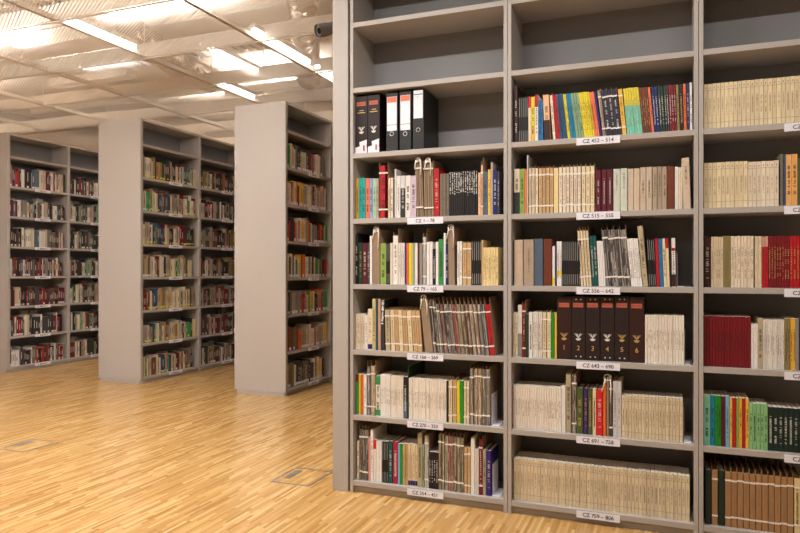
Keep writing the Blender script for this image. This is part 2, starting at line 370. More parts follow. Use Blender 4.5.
# ------------------------------------------------------------------ bookcases
PIT = .3842; Z7 = .070; HTOP = 3.045; TS = .028; TP = .021
def zs(k): return Z7 + (7 - k) * PIT
def text(name, body, size, loc, rot, mat, parent, align='CENTER'):
    cu = bpy.data.curves.new(name, 'FONT'); cu.body = body; cu.size = size; cu.align_x = align; cu.align_y = 'CENTER'; cu.extrude = .0002
    cu.offset = .0002; cu.materials.append(M[mat])
    tmp = bpy.data.objects.new(name, cu); COL.objects.link(tmp); bpy.context.view_layer.update()
    me = bpy.data.meshes.new_from_object(tmp.evaluated_get(bpy.context.evaluated_depsgraph_get())); bpy.data.objects.remove(tmp)
    o = bpy.data.objects.new(name, me); COL.objects.link(o); o.parent = parent; o.location = loc; o.rotation_euler = rot; return o
_smudge = None
def bookcase(w_, d_, loc, rz, label, group, cards, cardx, endside=None, wide_end=None, cs=(.0, .037), smallcard=False):
    """local frame: x along the bay, opening faces -y, origin at the front left floor corner"""
    global _smudge
    o = empty('bookcase', loc, rz)
    MB().box(.0012, 0, 0, TP, d_, HTOP).build('side_panel', 'board', o, bevel=.0012)
    MB().box(w_ - TP, 0, 0, w_ - .0012, d_, HTOP).build('side_panel', 'board', o, bevel=.0012)
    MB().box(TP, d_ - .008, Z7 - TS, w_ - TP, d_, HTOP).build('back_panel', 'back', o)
    MB().box(TP, .0, HTOP - .025, w_ - TP, d_ - .008, HTOP).build('top_panel', 'board', o)
    MB().box(TP, .022, 0, w_ - TP, .04, Z7 - TS).build('plinth', 'board', o)
    for k in range(8): MB().box(TP, .001, zs(k) - TS, w_ - TP, d_ - .008, zs(k)).build('shelf', 'board', o, bevel=.001)
    for k, tx in cards.items():
        cw = .215 if not smallcard else .24; ch = .037
        zc_ = zs(k) - .022 if not smallcard else zs(k) - .018
        cdo = MB().box(-cw / 2, -.0012, -ch / 2, cw / 2, 0, ch / 2).build('label_card', 'card', o, loc=(cardx, -.0015, zc_))
        if smallcard:
            if _smudge is None:
                m = MB(); rnd = random.Random(5); x = -.075
                while x < .075:
                    ww = rnd.uniform(.006, .011)
                    if rnd.random() < .85: m.box(x, -.0018, -.009, x + ww * .75, -.0013, .009)
                    x += ww
                _smudge = m.mesh('card_text'); _smudge.materials.append(M['ink_s'])
            link('lettering', _smudge, cdo)
        else:
            text('lettering', tx, .027, (0 if tx != 'CZ' else -.055, -.0016, -.001), (math.pi / 2, 0, 0), 'ink_k', cdo)
    if endside == 'L':
        e = MB().box(-wide_end[0], wide_end[1], wide_end[3], -.0003, wide_end[2], HTOP).build('end_panel', 'board', o, bevel=.0015)
    tag(o, label, 'bookcase', group)
    return o
BW = .9385; XA = px2x(349.9); D_ = .31
XB = XA + BW; XC = XB + BW
tA = {3: 'CZ 1 – 78', 4: 'CZ 79 – 165', 5: 'CZ 166 – 269', 6: 'CZ 270 – 353', 7: 'CZ 354 – 451'}
tB = {2: 'CZ 452 – 514', 3: 'CZ 515 – 555', 4: 'CZ 556 – 642', 5: 'CZ 643 – 690', 6: 'CZ 691 – 758', 7: 'CZ 759 – 806'}
tC = {k: 'CZ' for k in (2, 3, 4, 5, 6)}
gf = 'large bookcase bays in the foreground'
bA = bookcase(BW, D_, (XA, D, 0), 0, 'grey front bookcase bay with three black binders, next to the wide end panel', gf, tA, px2x(425.2) - XA)
# the wide front end panel stands a finger's width away from the first side board
MB().box(px2x(333) - XA, -.004, 0, px2x(348.2) - XA, .62, HTOP).build('end_panel', 'board', bA, bevel=.002)
MB().box(px2x(348.2) - XA + .0005, .03, 0, -.0005, .60, HTOP).build('gap_shade_strip', 'darkplastic', bA)  # dark strip stands in for the shade inside the open gap
bB = bookcase(BW, D_, (XB, D, 0), 0, 'grey front bookcase bay in the middle, holding six large brown volumes', gf, tB, px2x(598) - XB)
bC = bookcase(BW, D_, (XC, D, 0), 0, 'grey front bookcase bay cut off by the right picture edge', gf, tC, px2x(784) + .108 - XC)
# free-standing stacks: openings face +x (local -y turned to +x)
STK = {'near': (-3.642, 5.955), 'middle': (-5.585, 6.0), 'far': (-7.75, 6.02)}
SBW = {'near': 1.0, 'middle': 1.03, 'far': .92}
for nm, (sx, sy) in STK.items():
    for i in range(2 if nm == 'near' else 3):
        words_ = {0: 'with the blank end panel', 1: 'second bay back from the end panel', 2: 'third bay, deep behind'}[i]
        lab = {'near': 'grey free-standing stack nearest the front bookcase, ', 'middle': 'grey middle free-standing stack, ', 'far': 'grey free-standing stack at the left edge, '}[nm] + words_
        yy = sy + .025 + i * SBW[nm]
        if i == 0: kw = dict(endside='L', wide_end=(.024, -.003, .625, .036))
        else: kw = {}
        b = bookcase(SBW[nm], D_, (sx, yy, 0), math.pi / 2, lab, 'free-standing stack bays', {k: '' for k in range(1, 8)}, .57 if nm != 'far' else .50, smallcard=True, **kw)
        # closed carcass of the other side of the double stack
        MB().box(0, D_ + .001, .036, SBW[nm], .622, HTOP).build('rear_half', 'board', b)
        if i == 0: MB().box(-.018, .02, 0, 0, .60, .036).build('kick_board', 'board', b)

# ------------------------------------------------------------------ books
PAL = {
 'ochre': (196, 150, 50), 'teal': (38, 165, 160), 'coral orange': (240, 120, 80), 'periwinkle blue': (140, 160, 205), 'pale green': (165, 200, 165),
 'taupe': (170, 155, 140), 'red': (176, 28, 36), 'cream': (228, 212, 188), 'ivory': (234, 222, 208), 'black': (32, 30, 31), 'pale grey': (200, 198, 198), 'off-white': (222, 216, 208),
 'charcoal': (55, 55, 58), 'white': (235, 230, 226), 'lavender': (200, 182, 200), 'olive grey': (112, 104, 88), 'peach': (228, 180, 140), 'slate blue': (84, 100, 118), 'ink blue': (36, 40, 60), 'apricot': (228, 168, 100),
 'gold': (235, 182, 72), 'navy': (30, 40, 100), 'dark green': (34, 62, 44), 'maroon': (92, 26, 42), 'dark grey': (68, 66, 70), 'green': (60, 145, 80), 'lime green': (138, 168, 78),
 'orange': (220, 105, 50), 'yellow': (225, 205, 50), 'pale yellow': (230, 208, 150), 'brown': (120, 85, 60), 'tan': (198, 162, 116), 'grey': (140, 135, 130),
 'salmon': (200, 150, 135), 'pale olive': (190, 180, 130), 'dark teal': (22, 82, 80), 'crimson': (175, 25, 60), 'light blue': (110, 175, 215), 'olive': (138, 122, 76),
 'violet': (52, 36, 120), 'dark brown': (62, 34, 30), 'blue': (40, 110, 165), 'steel blue': (45, 80, 115), 'cyan blue': (20, 130, 170), 'sage green': (135, 165, 130),
 'mint': (128, 205, 178), 'reddish brown': (115, 62, 45), 'dark red': (120, 25, 34), 'grey-green': (200, 205, 190), 'beige': (200, 180, 158), 'greige': (170, 152, 132),
 'rust brown': (108, 54, 38), 'khaki': (178, 164, 132), 'olive green': (76, 92, 48), 'purple': (62, 38, 98), 'sand': (214, 197, 165), 'straw': (224, 206, 168),
 'bright red': (205, 30, 40), 'light green': (135, 190, 130), 'bottle green': (22, 46, 38), 'vivid green': (30, 140, 40), 'ginger': (166, 124, 82), 'pink': (225, 150, 140)}
GAIN = 1.06
def colr(n, j=0.0, rnd=random):
    c = lin(PAL[n]); f = 1 + rnd.uniform(-j, j); return (min(.86, c[0] * f * GAIN), min(.84, c[1] * f * GAIN), min(.82, c[2] * f * GAIN))
def title_mesh(seed, short):
    """unit title running up the spine: x -.5...5, z 0..1"""
    m = MB(); r = random.Random(seed); z = 0.0
    while z < .97:
        gh = r.uniform(.022, .04) * (1.6 if short else 1)
        if r.random() < .86:
            m.box(-.5, -.5, z, .5, .5, z + gh * .28)
            if r.random() < .75: m.box(r.choice((-.5, .1)), -.5, z + gh * .28, r.choice((.5, -.05)) if False else .5, .5, z + gh * .5)
            if r.random() < .5: m.box(-.5, -.5, z + gh * .5, -.2, .5, z + gh * .72)
        else: z += gh * .8
        z += gh
    return m
TM = {}
def title(parent, ink, w_, h_, z0, z1, wf, yf=-.0006, lab='spine_lettering'):
    v = random.randrange(5); key = (ink, v)
    if key not in TM:
        me = title_mesh(v, v > 2).mesh('spine_lettering'); me.materials.append(M['ink_' + ink]); TM[key] = me
    return link(lab, TM[key], parent, (w_ / 2, yf, h_ * z0), (max(.002, w_ * wf), .0006, h_ * (z1 - z0)))
THINGS = []
def book(x, y, z, w_, h_, d_, col, kind='b', lean=0.0, ink=None, band=None, flat=False, rz=0, name='book', stripes=0, j=.05, bw=None, pages=True, tz=(.2, .8), tw=.4):
    """a bound volume: cover with spine (root mesh) and pages block"""
    w_ = max(w_, .003); t = min(.0028 if kind == 'h' else .0007, w_ * .2); m = MB()
    if kind == 'h':
        s = .0025; rr = min(.004, w_ * .18)   # slightly rounded spine in plan
        pts = [(0, .006), (rr * .35, .0015), (rr, 0), (w_ - rr, 0), (w_ - rr * .35, .0015), (w_, .006), (w_, d_), (w_ - t, d_), (w_ - t, .008), (t, .008), (t, d_), (0, d_)]
    else:
        s = .0; pts = [(0, .001), (.0006, 0), (w_ - .0006, 0), (w_, .001), (w_, d_), (w_ - t, d_), (w_ - t, .002), (t, .002), (t, d_), (0, d_)]
    # split the C shaped outline into three convex slabs so that faces stay clean
    k = 8 if kind == 'h' else 6
    yb = pts[k][1] if kind == 'h' else .002
    yb = .008 if kind == 'h' else .002
    front = [p for p in pts if p[1] < yb]
    m.slab(front + [(w_, yb), (0, yb)], 0, h_); m.box(0, yb, 0, t, d_, h_); m.box(w_ - t, yb, 0, w_, d_, h_)
    o = m.build(name, 'cover'); o.location = (x, y, z); o.rotation_euler = (0, lean, rz); o.color = (*colr(col, j), 1)
    if pages: MB().box(t, yb, s, w_ - t, d_ - (.003 if kind == 'h' else .0004), h_ - (.0025 if kind == 'h' else .0006)).build('pages', 'paper', o)
    if band:
        for bc, a, b_ in band:
            q = MB().box(.0003, -.0004, h_ * a, w_ - .0003, .001, h_ * b_).build('colour_band', 'cover', o); q.color = (*colr(bc), 1)
    if stripes: # pale stripes printed along the spine ends
        for a, b_ in ((.56, .97), (.03, .26)):
            MB().box(w_ * .40, -.0006, h_ * a, w_ * .58, .0005, h_ * b_).build('spine_print', 'ink_s' if stripes == 2 else 'ink_p', o)
    if ink: title(o, ink, w_, h_, tz[0], tz[1], tw)
    return o
def bow(parent, x, y, z, s=1.0):
    """cotton tape knot with two loose ends"""
    m = MB(); r = .0034
    m.tube([(x + s * .002 * i, y - .004 - .002 * math.sin(i), z + .012 * math.sin(i * .62) * s) for i in range(-5, 6)], r, 6)
    m.tube([(x - .012, y - .003, z + .006), (x - .016, y - .006, z - .02 * s), (x - .021 * s, y - .006, z - .05 * s)], r, 6)
    m.tube([(x + .012, y - .003, z + .006), (x + .017, y - .007, z - .03 * s), (x + .014, y - .007, z - .085 * s)], r, 6)
    pts = [(x + .013 * math.cos(a) * s, y - .002, z + .006 + .011 * math.sin(a) * s) for a in [i * math.pi / 6 for i in range(13)]]
    m.tube(pts, r, 6)
    m.build('string_bow', 'tape', parent, smooth=True)
def folder(x, y, z, w_, h_, d_, col, lean=0.0, content=None, tie=True, bows=0, both=False, rz=0, loose=True, inset=(0, 1)):
    """kraft card folder tied with tape around thin booklets"""
    o = empty('pamphlet_folder', (x, y, z)); o.rotation_euler = (0, lean, rz); ct = .0016
    hc = h_ if content is None else h_ * content
    mb = MB().box(w_ - ct, .006, 0, w_, d_, h_)
    mb.box(ct, .2 * d_, .0, w_ - ct, .2 * d_ + ct, .3 * hc)
    mb.box(0, .006, 0, ct, d_, h_ if both else hc + (.5 * (h_ - hc)))
    if content is None:       # closed thick folder, card spine in front
        ns = max(3, int(w_ / .008)) if loose else 1
        for i in range(ns):
            xx = ct + (w_ - 2 * ct) * i / ns; mb.box(xx + .0006, .002 + .0035 * ((i * 7) % 3), 0, xx + (w_ - 2 * ct) / ns - .0006, d_ - .01, h_ * (.985 - .02 * ((i * 5) % 4)))
    mb.build('card_cover', 'kraft', o)
    if content is not None:
        mags = col.startswith('*'); cn = col[1:] if mags else col
        q = MB().box(ct + (w_ - 2 * ct) * inset[0], 0, 0, ct + (w_ - 2 * ct) * inset[1], d_ - .02, hc).build('booklets', 'mags' if mags else 'cover', o); q.color = (*colr(cn, .07), 1)
        if not mags: title(q, 'w' if cn in ('ink blue', 'dark red') else 's' if cn in ('tan', 'ginger', 'sand', 'straw', 'cream') else 'k', w_, hc, .18, .82, .3)
    if tie:
        for a in (.17, .85):
            a += random.uniform(-.012, .012); zz = hc * a
            MB().box(-.0004, -.0014, zz - .004, w_ + .0004, .0045, zz + .004).build('string_tie', 'tape', o)
    if bows: bow(o, w_ / 2, -.001 if content else .003, h_ - .004, bows)
    return o

ROWS = {
'A3': [(355.6,358.7,1,178.5,'b','ochre','k'),(358.7,365.2,2,178,'b','teal','k'),(365.5,369.5,1,178.5,'b','coral orange','k'),(369.6,372.7,1,178.5,'b','periwinkle blue','k'),(372.8,376,1,178.5,'b','pale green','k'),(376,378.6,1,178.5,'b','taupe','k'),
 (378.9,387.8,1,162,'F1','red',None),(388.3,390.4,1,178,'b','cream','k'),(390.6,393,1,178,'b','cream','k'),(393.1,394.4,1,179,'b','black',None),(394.5,396.5,1,169,'b','pale grey',None),(396.6,400.4,1,176,'b','off-white','s'),(400.4,405.1,1,176,'b','charcoal','w',{'band':[('pale grey',.7,1)]}),(405.1,410.5,1,175.5,'b','off-white','k'),(410.5,416,1,175.5,'b','lavender','k'),
 (416.4,423.5,1,160,'fb','brown',None,{'ln':-2,'bow':1}),(424.2,433.8,1,160.5,'fb','brown',None,{'ln':-1,'bow':1}),(434.2,439.6,1,168.5,'b','red','w',{'ln':-.6}),(439.9,449,3,174,'b','olive grey','s'),(449.2,477.6,13,172,'b','black',None,{'pt':1}),(478,480.6,1,172.5,'b','peach','s'),(480.7,483,1,157,'f','peach',None,{'content':.86}),(483,487.6,1,171.5,'b','slate blue','k'),(487.7,490.5,1,169.5,'b','gold','k'),(490.6,492.9,1,162.5,'b','taupe',None),(493,497,1,170,'b','navy','w'),(497.1,499.2,1,171.5,'b','dark grey','w')],
'A4': [(355,357.8,1,233.5,'b','black','w'),(358.4,362.6,1,243,'b','dark green','g'),(362.7,367,1,243,'b','maroon','w'),(367,369.5,1,243,'b','dark grey','w'),(369.7,372.2,1,236,'b','white',None),(372.4,380,1,229.5,'fb','brown',None,{'bow':1.3,'tie':0}),(380.3,386,1,243.5,'b','lime green','k'),(386.1,390,2,243,'b','black',None,{'st':1}),(390,392.6,1,243,'b','cream',None),(392.8,398,1,228.5,'f','white',None,{'content':.87}),(398.2,404.7,3,243,'b','off-white','s'),(404.8,406.5,1,243,'b','violet',None),(406.5,408.4,1,243,'b','orange',None),(408.4,411.4,1,243,'b','yellow',None),(411.4,413.2,1,243,'b','pale olive',None),(413.3,414.8,1,243,'b','sage green',None),(414.8,417.5,1,243,'b','white',None),(417.5,419.2,1,243,'b','maroon',None),(419.2,422.4,1,243,'b','grey',None),(422.5,426.4,1,228.5,'f','*white',None,{'content':.85}),(426.6,432.4,2,242,'b','white',None),(432.6,435.5,1,249,'b','black','w'),(435.6,438.4,1,242,'b','white',None),(438.5,443.3,1,239.5,'b','green','k'),(443.4,445.6,1,233,'b','white',None),(445.7,448,1,244,'b','navy','w'),(448.2,455.1,1,228,'fb','brown',None,{'bow':1.3,'tie':0,'ln':-.8}),(455.2,457,1,245,'b','black',None),(457.1,462,2,241.5,'b','white','s'),(462.3,471.3,2,241.5,'f','tan',None,{'content':.97}),(471.5,481.2,5,241,'b','black',None,{'st':1}),(481.3,483.3,1,240,'b','tan',None),(483.4,498.1,6,247.5,'b','pale yellow','s')],
'A5': [(355.4,364.7,4,314,'b','cream','s'),(364.8,367.6,1,315,'b','white','s'),(367.7,372.2,1,309,'b','cream','s',{'band':[('navy',.02,.14)]}),(372.3,375.7,1,299,'b','pale olive','k'),(375.8,377.8,1,299,'b','dark teal',None),(377.9,380.6,1,299,'b','salmon',None),(380.8,384.4,1,300,'b','charcoal',None,{'pt':1}),
 (385.6,390.6,1,307.5,'f','khaki',None,{'content':.94,'ln':-1.0}),(390.9,395,1,307.5,'f','straw',None,{'content':.94,'ln':-1.2}),(395.2,399.1,1,307.5,'f','tan',None,{'content':.94,'ln':-1.5}),(399.3,403.5,1,307.5,'f','straw',None,{'content':.94,'ln':-1.8}),(403.7,408.3,1,308,'f','tan',None,{'content':.94,'ln':-2.1}),(408.6,413.2,1,308,'f','straw',None,{'content':.94,'ln':-2.4}),(413.5,422.6,2,308,'f','tan',None,{'content':.94,'ln':-3}),
 (424.8,433.4,1,298,'fb','brown',None,{'bow':1.2,'tie':0,'ln':-5.4}),(433.9,436.9,1,298,'f','*black',None,{'content':.97,'ln':-5.4}),(437.1,439.9,1,298,'f','*black',None,{'content':.97,'ln':-5.4}),
 (440.2,443.9,1,297.5,'f','*grey',None,{'content':.88,'ln':-5.6}),(444.2,448,1,297.5,'f','*dark red',None,{'content':.88,'ln':-5.6}),(448.3,456.3,2,297.5,'f','*charcoal',None,{'content':.88,'ln':-5.6}),(456.6,460.5,1,297.5,'f','*red',None,{'content':.88,'ln':-5.6}),(460.8,469,2,297.5,'f','*olive',None,{'content':.88,'ln':-5.6}),(469.3,473.2,1,297.5,'f','*dark red',None,{'content':.88,'ln':-5.6}),(473.5,477.3,1,297.5,'f','*khaki',None,{'content':.88,'ln':-5.6}),(477.6,481.4,1,297.5,'f','*salmon',None,{'content':.88,'ln':-5.6}),(481.7,485.5,1,297.5,'f','*grey',None,{'content':.88,'ln':-5.6}),(485.8,489.7,1,297.5,'f','*slate blue',None,{'content':.88,'ln':-5.6}),(490,495.4,1,297.5,'f','red',None,{'content':.88,'ln':-5.8})],
'A6': [(356,358.4,1,374,'b','green',None,{'band':[('dark red',.8,1)]}),(358.5,360.6,1,374.5,'b','yellow',None),(360.7,363.4,1,374.5,'b','orange',None),(363.5,366.6,1,375,'b','white','s'),(366.8,370.4,1,360.5,'f','*slate blue',None,{'content':.88,'both':1}),(370.5,375.2,1,360.5,'f','*tan',None,{'content':.9,'both':1}),(375.4,380.1,1,376,'b','off-white','k',{'band':[('green',.78,1),('green',.01,.16)]}),(380.3,390.1,6,374.5,'j','white','s'),(390.2,403.2,9,376,'j','ivory','s'),(403.4,407.3,1,377,'b','black','w',{'band':[('slate blue',.02,.4)]}),(407.4,408.6,1,366.5,'b','dark green',None,{'dp':.28}),
 (408.8,446.3,20,378,'j','ivory','s'),(446.4,448.2,1,381,'b','black',None),(448.4,452.4,1,377.5,'f','straw',None,{'content':.93}),(452.6,456.6,1,377.5,'f','tan',None,{'content':.93}),(456.7,459.9,1,381,'b','yellow',None,{'ln':-.4}),(460,463.4,1,381,'b','vivid green',None,{'ln':-.4}),(463.6,469.5,2,378.5,'f','straw',None,{'content':.94}),(469.9,473.7,1,366,'f','*grey',None,{'content':.96,'both':1}),(473.9,482,2,366,'f','*tan',None,{'content':.96,'both':1}),(482.2,490,2,366.5,'f','*grey',None,{'content':.95,'both':1})],
'A7': [(356.7,359,1,441.5,'b','cream','k'),(359.3,368,3,425.5,'f','*charcoal',None,{'content':.93,'both':1}),(368.2,370.2,1,437,'b','pink',None),(370.3,373,1,430,'b','white','s'),(373.1,376,1,440,'b','off-white',None,{'band':[('bright red',.78,1)]}),(376.1,381.6,2,441,'b','white',None),(382,388.2,4,441.5,'b','black',None,{'st':1}),(388.3,392.6,1,441.5,'h','dark teal','w'),(392.7,397.8,1,442,'h','crimson','w'),(397.9,400,1,444,'b','light blue',None),(400,402.7,1,444,'b','vivid green',None),(402.8,408,2,444,'b','tan','s'),(408.1,417.4,4,444,'b','straw','s',{'band':[('navy',.02,.13)]}),(417.6,422,1,433,'b','khaki','k'),(422.1,424.2,1,445,'b','sage green','k'),(424.4,428.6,1,433.5,'f','*off-white',None,{'content':.96,'both':1}),(428.8,438,4,452,'b','black','w'),(438.3,444.4,2,432.5,'f','*olive',None,{'content':.98,'both':1}),(444.7,448.7,1,433,'f','*khaki',None,{'content':.95,'both':1}),(448.8,453,1,433,'f','*red',None,{'content':.95,'both':1}),(453.2,463.7,3,433.5,'f','*olive',None,{'content':.95,'both':1}),(464,470.7,2,445.5,'f','tan',None,{'content':.96}),(470.9,474.6,1,438,'b','white',None),(474.7,478.6,2,449,'b','off-white',None),(478.8,482.4,1,437,'f','dark red',None,{'content':.95}),(482.6,486.2,1,450,'h','taupe','k'),(486.4,491,1,451,'h','violet','w')],
'B2': [(514.4,518.1,1,86,'b','dark brown','w',{'ln':-.6,'dp':.24}),(518.4,528,5,97.5,'b','black',None,{'st':1}),(528.2,531,1,97,'b','cream',None,{'band':[('bright red',.76,1)]}),(531.1,534.8,1,97,'b','gold','k',{'band':[('yellow',.3,1)]}),(534.9,538.3,1,95,'b','white','k',{'band':[('red',.74,1)]}),(538.5,543.4,2,100.5,'b','blue','k',{'ln':-.4}),(544.6,550.6,1,95,'b','peach','k',{'ln':-1.6,'band':[('dark brown',.01,.45)]}),(553,556,1,92.5,'f','cream',None,{'ln':-3.4,'content':.95}),(556.3,560.5,2,94.5,'b','red','k',{'ln':-3.9}),(560.7,567.5,3,93.5,'b','steel blue','k',{'ln':-4.3}),(567.8,570.8,2,93.5,'b','yellow','k',{'ln':-4.7}),(571,576.3,2,93,'b','cyan blue','k',{'ln':-5}),(576.4,584.3,3,92.5,'b','sage green','k',{'ln':-5.3}),(584.5,595.3,5,91.8,'b','yellow','k',{'ln':-5.6}),(595.4,600,2,91.2,'b','coral orange','k',{'ln':-5.6}),(600.2,602.2,1,91,'b','violet',None,{'ln':-5.6}),(602.8,606.4,1,87.5,'f','*khaki',None,{'ln':-5.4,'content':.96}),(606.7,622,3,87,'f','ink blue',None,{'ln':-5,'content':.95}),(622.4,627,1,87,'f','gold',None,{'ln':-4.4,'content':.97}),
 (627.4,643,6,88,'b','mint','s',{'ln':-4,'band':[('yellow',.62,1)]}),(643.3,651.8,4,87.3,'b','reddish brown','g',{'ln':-4}),(651.9,654.5,1,86.8,'b','coral orange','k',{'ln':-3.8}),(654.6,660.3,2,86.7,'b','navy','w',{'ln':-3}),(660.4,665.6,2,86,'b','dark green','w',{'ln':-2.6}),(665.7,670.2,2,85.5,'b','charcoal','w',{'ln':-2}),(670.3,677.4,3,85,'b','dark red','w',{'ln':-1.8}),(677.5,680.2,1,84.5,'b','olive','k',{'ln':-1.5}),(680.3,684,1,84,'b','black','g',{'ln':-1.2}),(684.1,687,1,83.5,'b','orange','k',{'ln':-1}),(687.1,690,1,83,'b','navy','w',{'ln':-.8}),(690.2,692.6,1,82.3,'b','white','k',{'ln':-.5})],
'B3': [(513.9,519.7,1,169,'b','cream','k',{'band':[('charcoal',.01,.48)]}),(519.8,524.4,1,169,'b','lime green','k'),(524.5,526.9,1,169,'b','coral orange',None),(527,528.2,1,155,'b','pale grey',None,{'dp':.28}),(528.6,534.9,2,166,'f','sand',None,{'content':.95}),(535.1,538.2,1,166,'f','cream',None,{'content':.95}),(538.5,553.4,4,166,'f','tan',None,{'content':.95}),(553.7,558.4,1,168,'b','pale yellow',None),(558.7,581,6,164.5,'f','cream',None,{'content':.94}),(581.3,594.6,3,163.5,'f','straw',None,{'content':.94}),(595.4,613,3,170,'h','maroon','w',{'tw':.2}),(613.3,627.7,2,169,'h','grey-green','k',{'tz':(.5,.9),'tw':.15}),(627.9,640,2,169,'h','beige',None),(640.2,652.4,2,167.5,'h','beige','k',{'tz':(.3,.7),'tw':.3}),(652.6,667.1,3,167,'h','greige','k',{'tz':(.33,.85),'tw':.3}),(667.3,674.7,1,166.5,'h','rust brown',None),(675,678.6,2,167,'b','white',None),(678.7,682.6,2,167.3,'b','cream',None),(683.3,691.2,1,157.8,'h','beige','k',{'tz':(.4,.85),'tw':.24,'ln':-1.5})],
'B4': [(513.9,523,1,240,'h','beige',None),(523.4,534,1,239.5,'h','greige','k',{'tz':(.3,.8),'tw':.1}),(534.2,543.2,1,239,'h','slate blue',None),(543.4,552,1,239,'h','rust brown',None),(552.3,555,1,246,'b','white',None,{'band':[('yellow',.02,.2)]}),(555.1,556.6,1,244,'b','navy',None),(556.7,561.7,2,241.5,'b','white','s',{'band':[('yellow',.22,.34)]}),(562,580.5,9,241,'b','black',None,{'st':1}),(580.8,592,4,226,'f','straw',None,{'ln':-3.6,'content':.92}),(592.3,598.5,2,236,'b','dark teal','w',{'ln':-2.4}),(598.8,605.8,4,241,'b','white',None,{'ln':-2}),(606.2,630.8,4,225,'f','*ink blue',None,{'ln':-4.6,'content':.92}),(631.4,642.6,5,238.5,'b','white','s',{'ln':-4.2}),(642.9,648.6,1,226,'h','khaki','k',{'ln':-5}),(648.8,656.4,4,239,'b','black',None,{'st':1,'ln':-1.8}),(656.6,660,1,238.5,'b','red',None,{'ln':-1.6}),(660.1,663.9,1,238.5,'b','blue',None,{'ln':-1.6}),(664,667,1,238.5,'b','straw','k',{'ln':-1.6}),(667.1,670,1,238.5,'b','straw',None,{'ln':-1.4,'band':[('red',.8,1)]}),(670.3,672,1,238.5,'b','black',None,{'ln':-1}),(672.1,676,1,238,'b','white','k',{'ln':-.6,'band':[('dark brown',.01,.26),('red',.74,.8)]})],
'B5': [(513,517.7,2,312.5,'b','cream','s'),(517.8,521.9,1,305,'b','off-white',None,{'band':[('grey',.01,.45)]}),(522,525.5,1,300,'f','dark red',None,{'content':.93}),(525.7,528.7,1,314,'b','dark green',None),(528.8,532.6,1,312.5,'b','white','k'),(533,542.1,5,312,'b','off-white','s'),(542.3,546.6,1,310,'f','sand',None,{'content':.95}),(546.8,551,1,310,'f','straw',None,{'content':.95}),(551.2,554.4,1,313,'b','vivid green',None),(554.5,556.7,1,313,'b','gold',None),
 (557,571.2,1,296.5,'V1','',None),(571.4,585.4,1,296.5,'V2','',None),(585.6,600,1,296.5,'V3','',None),(600.2,614.6,1,296.5,'V4','',None),(614.8,629.2,1,296.5,'V5','',None),(629.4,644.3,1,297,'V6','',None),(645,684.2,14,315,'j','ivory','s')],
'B6': [(513.3,561.2,20,385,'j','ivory','s'),(561.4,565.5,2,386,'j','white',None),(565.7,571.2,1,374,'h','khaki','k'),(571.5,576.4,1,371.5,'f','*dark brown',None,{'content':.96,'both':1}),(576.6,583.2,1,388,'h','olive green','g'),(583.4,588.1,1,388.3,'h','purple','g'),(588.2,592.3,1,388.6,'h','olive green','g'),(592.5,596.1,1,388.8,'b','straw','k'),(596.3,603,1,389,'h','bright red','w'),(603.2,606,1,383,'b','orange',None),(606.2,609.2,1,378,'fb','brown',None,{'bow':1.4,'tie':0}),(609.4,612.8,1,379,'f','*black',None,{'content':.97}),(613,621.4,2,381,'b','pale grey','s'),(621.7,683,18,395,'j','sand','s',{'jn':1})],
'B7': [(513.6,689.8,48,458,'j','sand','s',{'jn':1})],
'C2': [(703.9,804,23,84.4,'j','straw','s',{'jn':1})],
'C3': [(703.9,748,10,163.2,'j','straw','s',{'jn':1}),(748.2,779,7,162,'j','cream','s',{'jn':1}),(780.3,783.4,1,154,'b','olive grey',None),(783.5,786,1,154,'b','steel blue',None),(786.1,797.8,2,154.5,'b','apricot','k'),(798,805,1,158,'b','olive green',None)],
'C4': [(704.1,710.8,1,237,'h','dark brown','w'),(711.1,723.4,5,237,'b','sand','s'),(723.5,730.8,3,236,'b','olive','s'),(731,753.8,7,236.3,'b','cream','s'),(755,761.8,2,236.5,'b','sand',None),(761.9,768.4,2,236.5,'b','salmon','k',{'band':[('red',.0,.8)]}),(768.5,789.8,8,236.3,'b','dark red','g'),(790,803,4,236,'b','red','g')],
'C5': [(703.9,751,16,316,'j','dark red','k'),(751.3,757.9,3,324,'b','white',None),(758,762.9,1,318.5,'b','khaki','k'),(763,784.6,9,319.7,'j','off-white','s'),(784.9,790.2,2,318.5,'b','olive','k'),(790.4,795.6,2,318.5,'b','gold','k'),(795.7,799.2,1,319,'b','grey',None),(799.3,806,1,319,'h','navy',None)],
'C6': [(703.7,710.4,1,395,'b','mint','k'),(710.5,714.8,1,395.5,'b','cyan blue','k'),(714.9,721.3,2,395.8,'b','vivid green','k'),(721.4,725.5,1,396.2,'b','maroon','k'),(725.6,729.4,1,396.4,'b','light blue','k'),(729.6,732.5,1,398,'b','gold','k'),(732.6,736.2,1,398,'b','red',None),(736.3,739.2,1,398.2,'b','lime green',None),(739.3,742.3,1,398.3,'b','gold','k'),(742.4,745.6,1,398.4,'b','red',None),(745.7,749,1,398.5,'b','gold','k'),(749.2,767.9,5,403.5,'b','light green','k'),(768.2,804,7,407,'b','bottle green','w')],
'C7': [(705,711.5,1,470,'h','bottle green',None),(711.8,718,1,466,'f','ginger',None,{'content':.93,'both':1}),(718.3,724.8,1,470.5,'h','bottle green',None),(725.1,793.8,11,467,'f','ginger',None,{'content':.92,'both':1}),(794.2,801,1,476,'f','pale yellow',None,{'content':.95})],
}
SHN = {'A2': 'black binder shelf'}
for r in 'ABC':
    for k in range(2, 8):
        t = {'A': tA, 'B': tB}.get(r, {}).get(k)
        if t: SHN[r + str(k)] = t.replace(' – ', '-') + ' shelf'
for k, t in ((2, 'top'), (3, 'second'), (4, 'third'), (5, 'fourth'), (6, 'fifth'), (7, 'lowest')): SHN['C' + str(k)] = t + ' right-bay row'
YS = D + .028      # plane of the spines
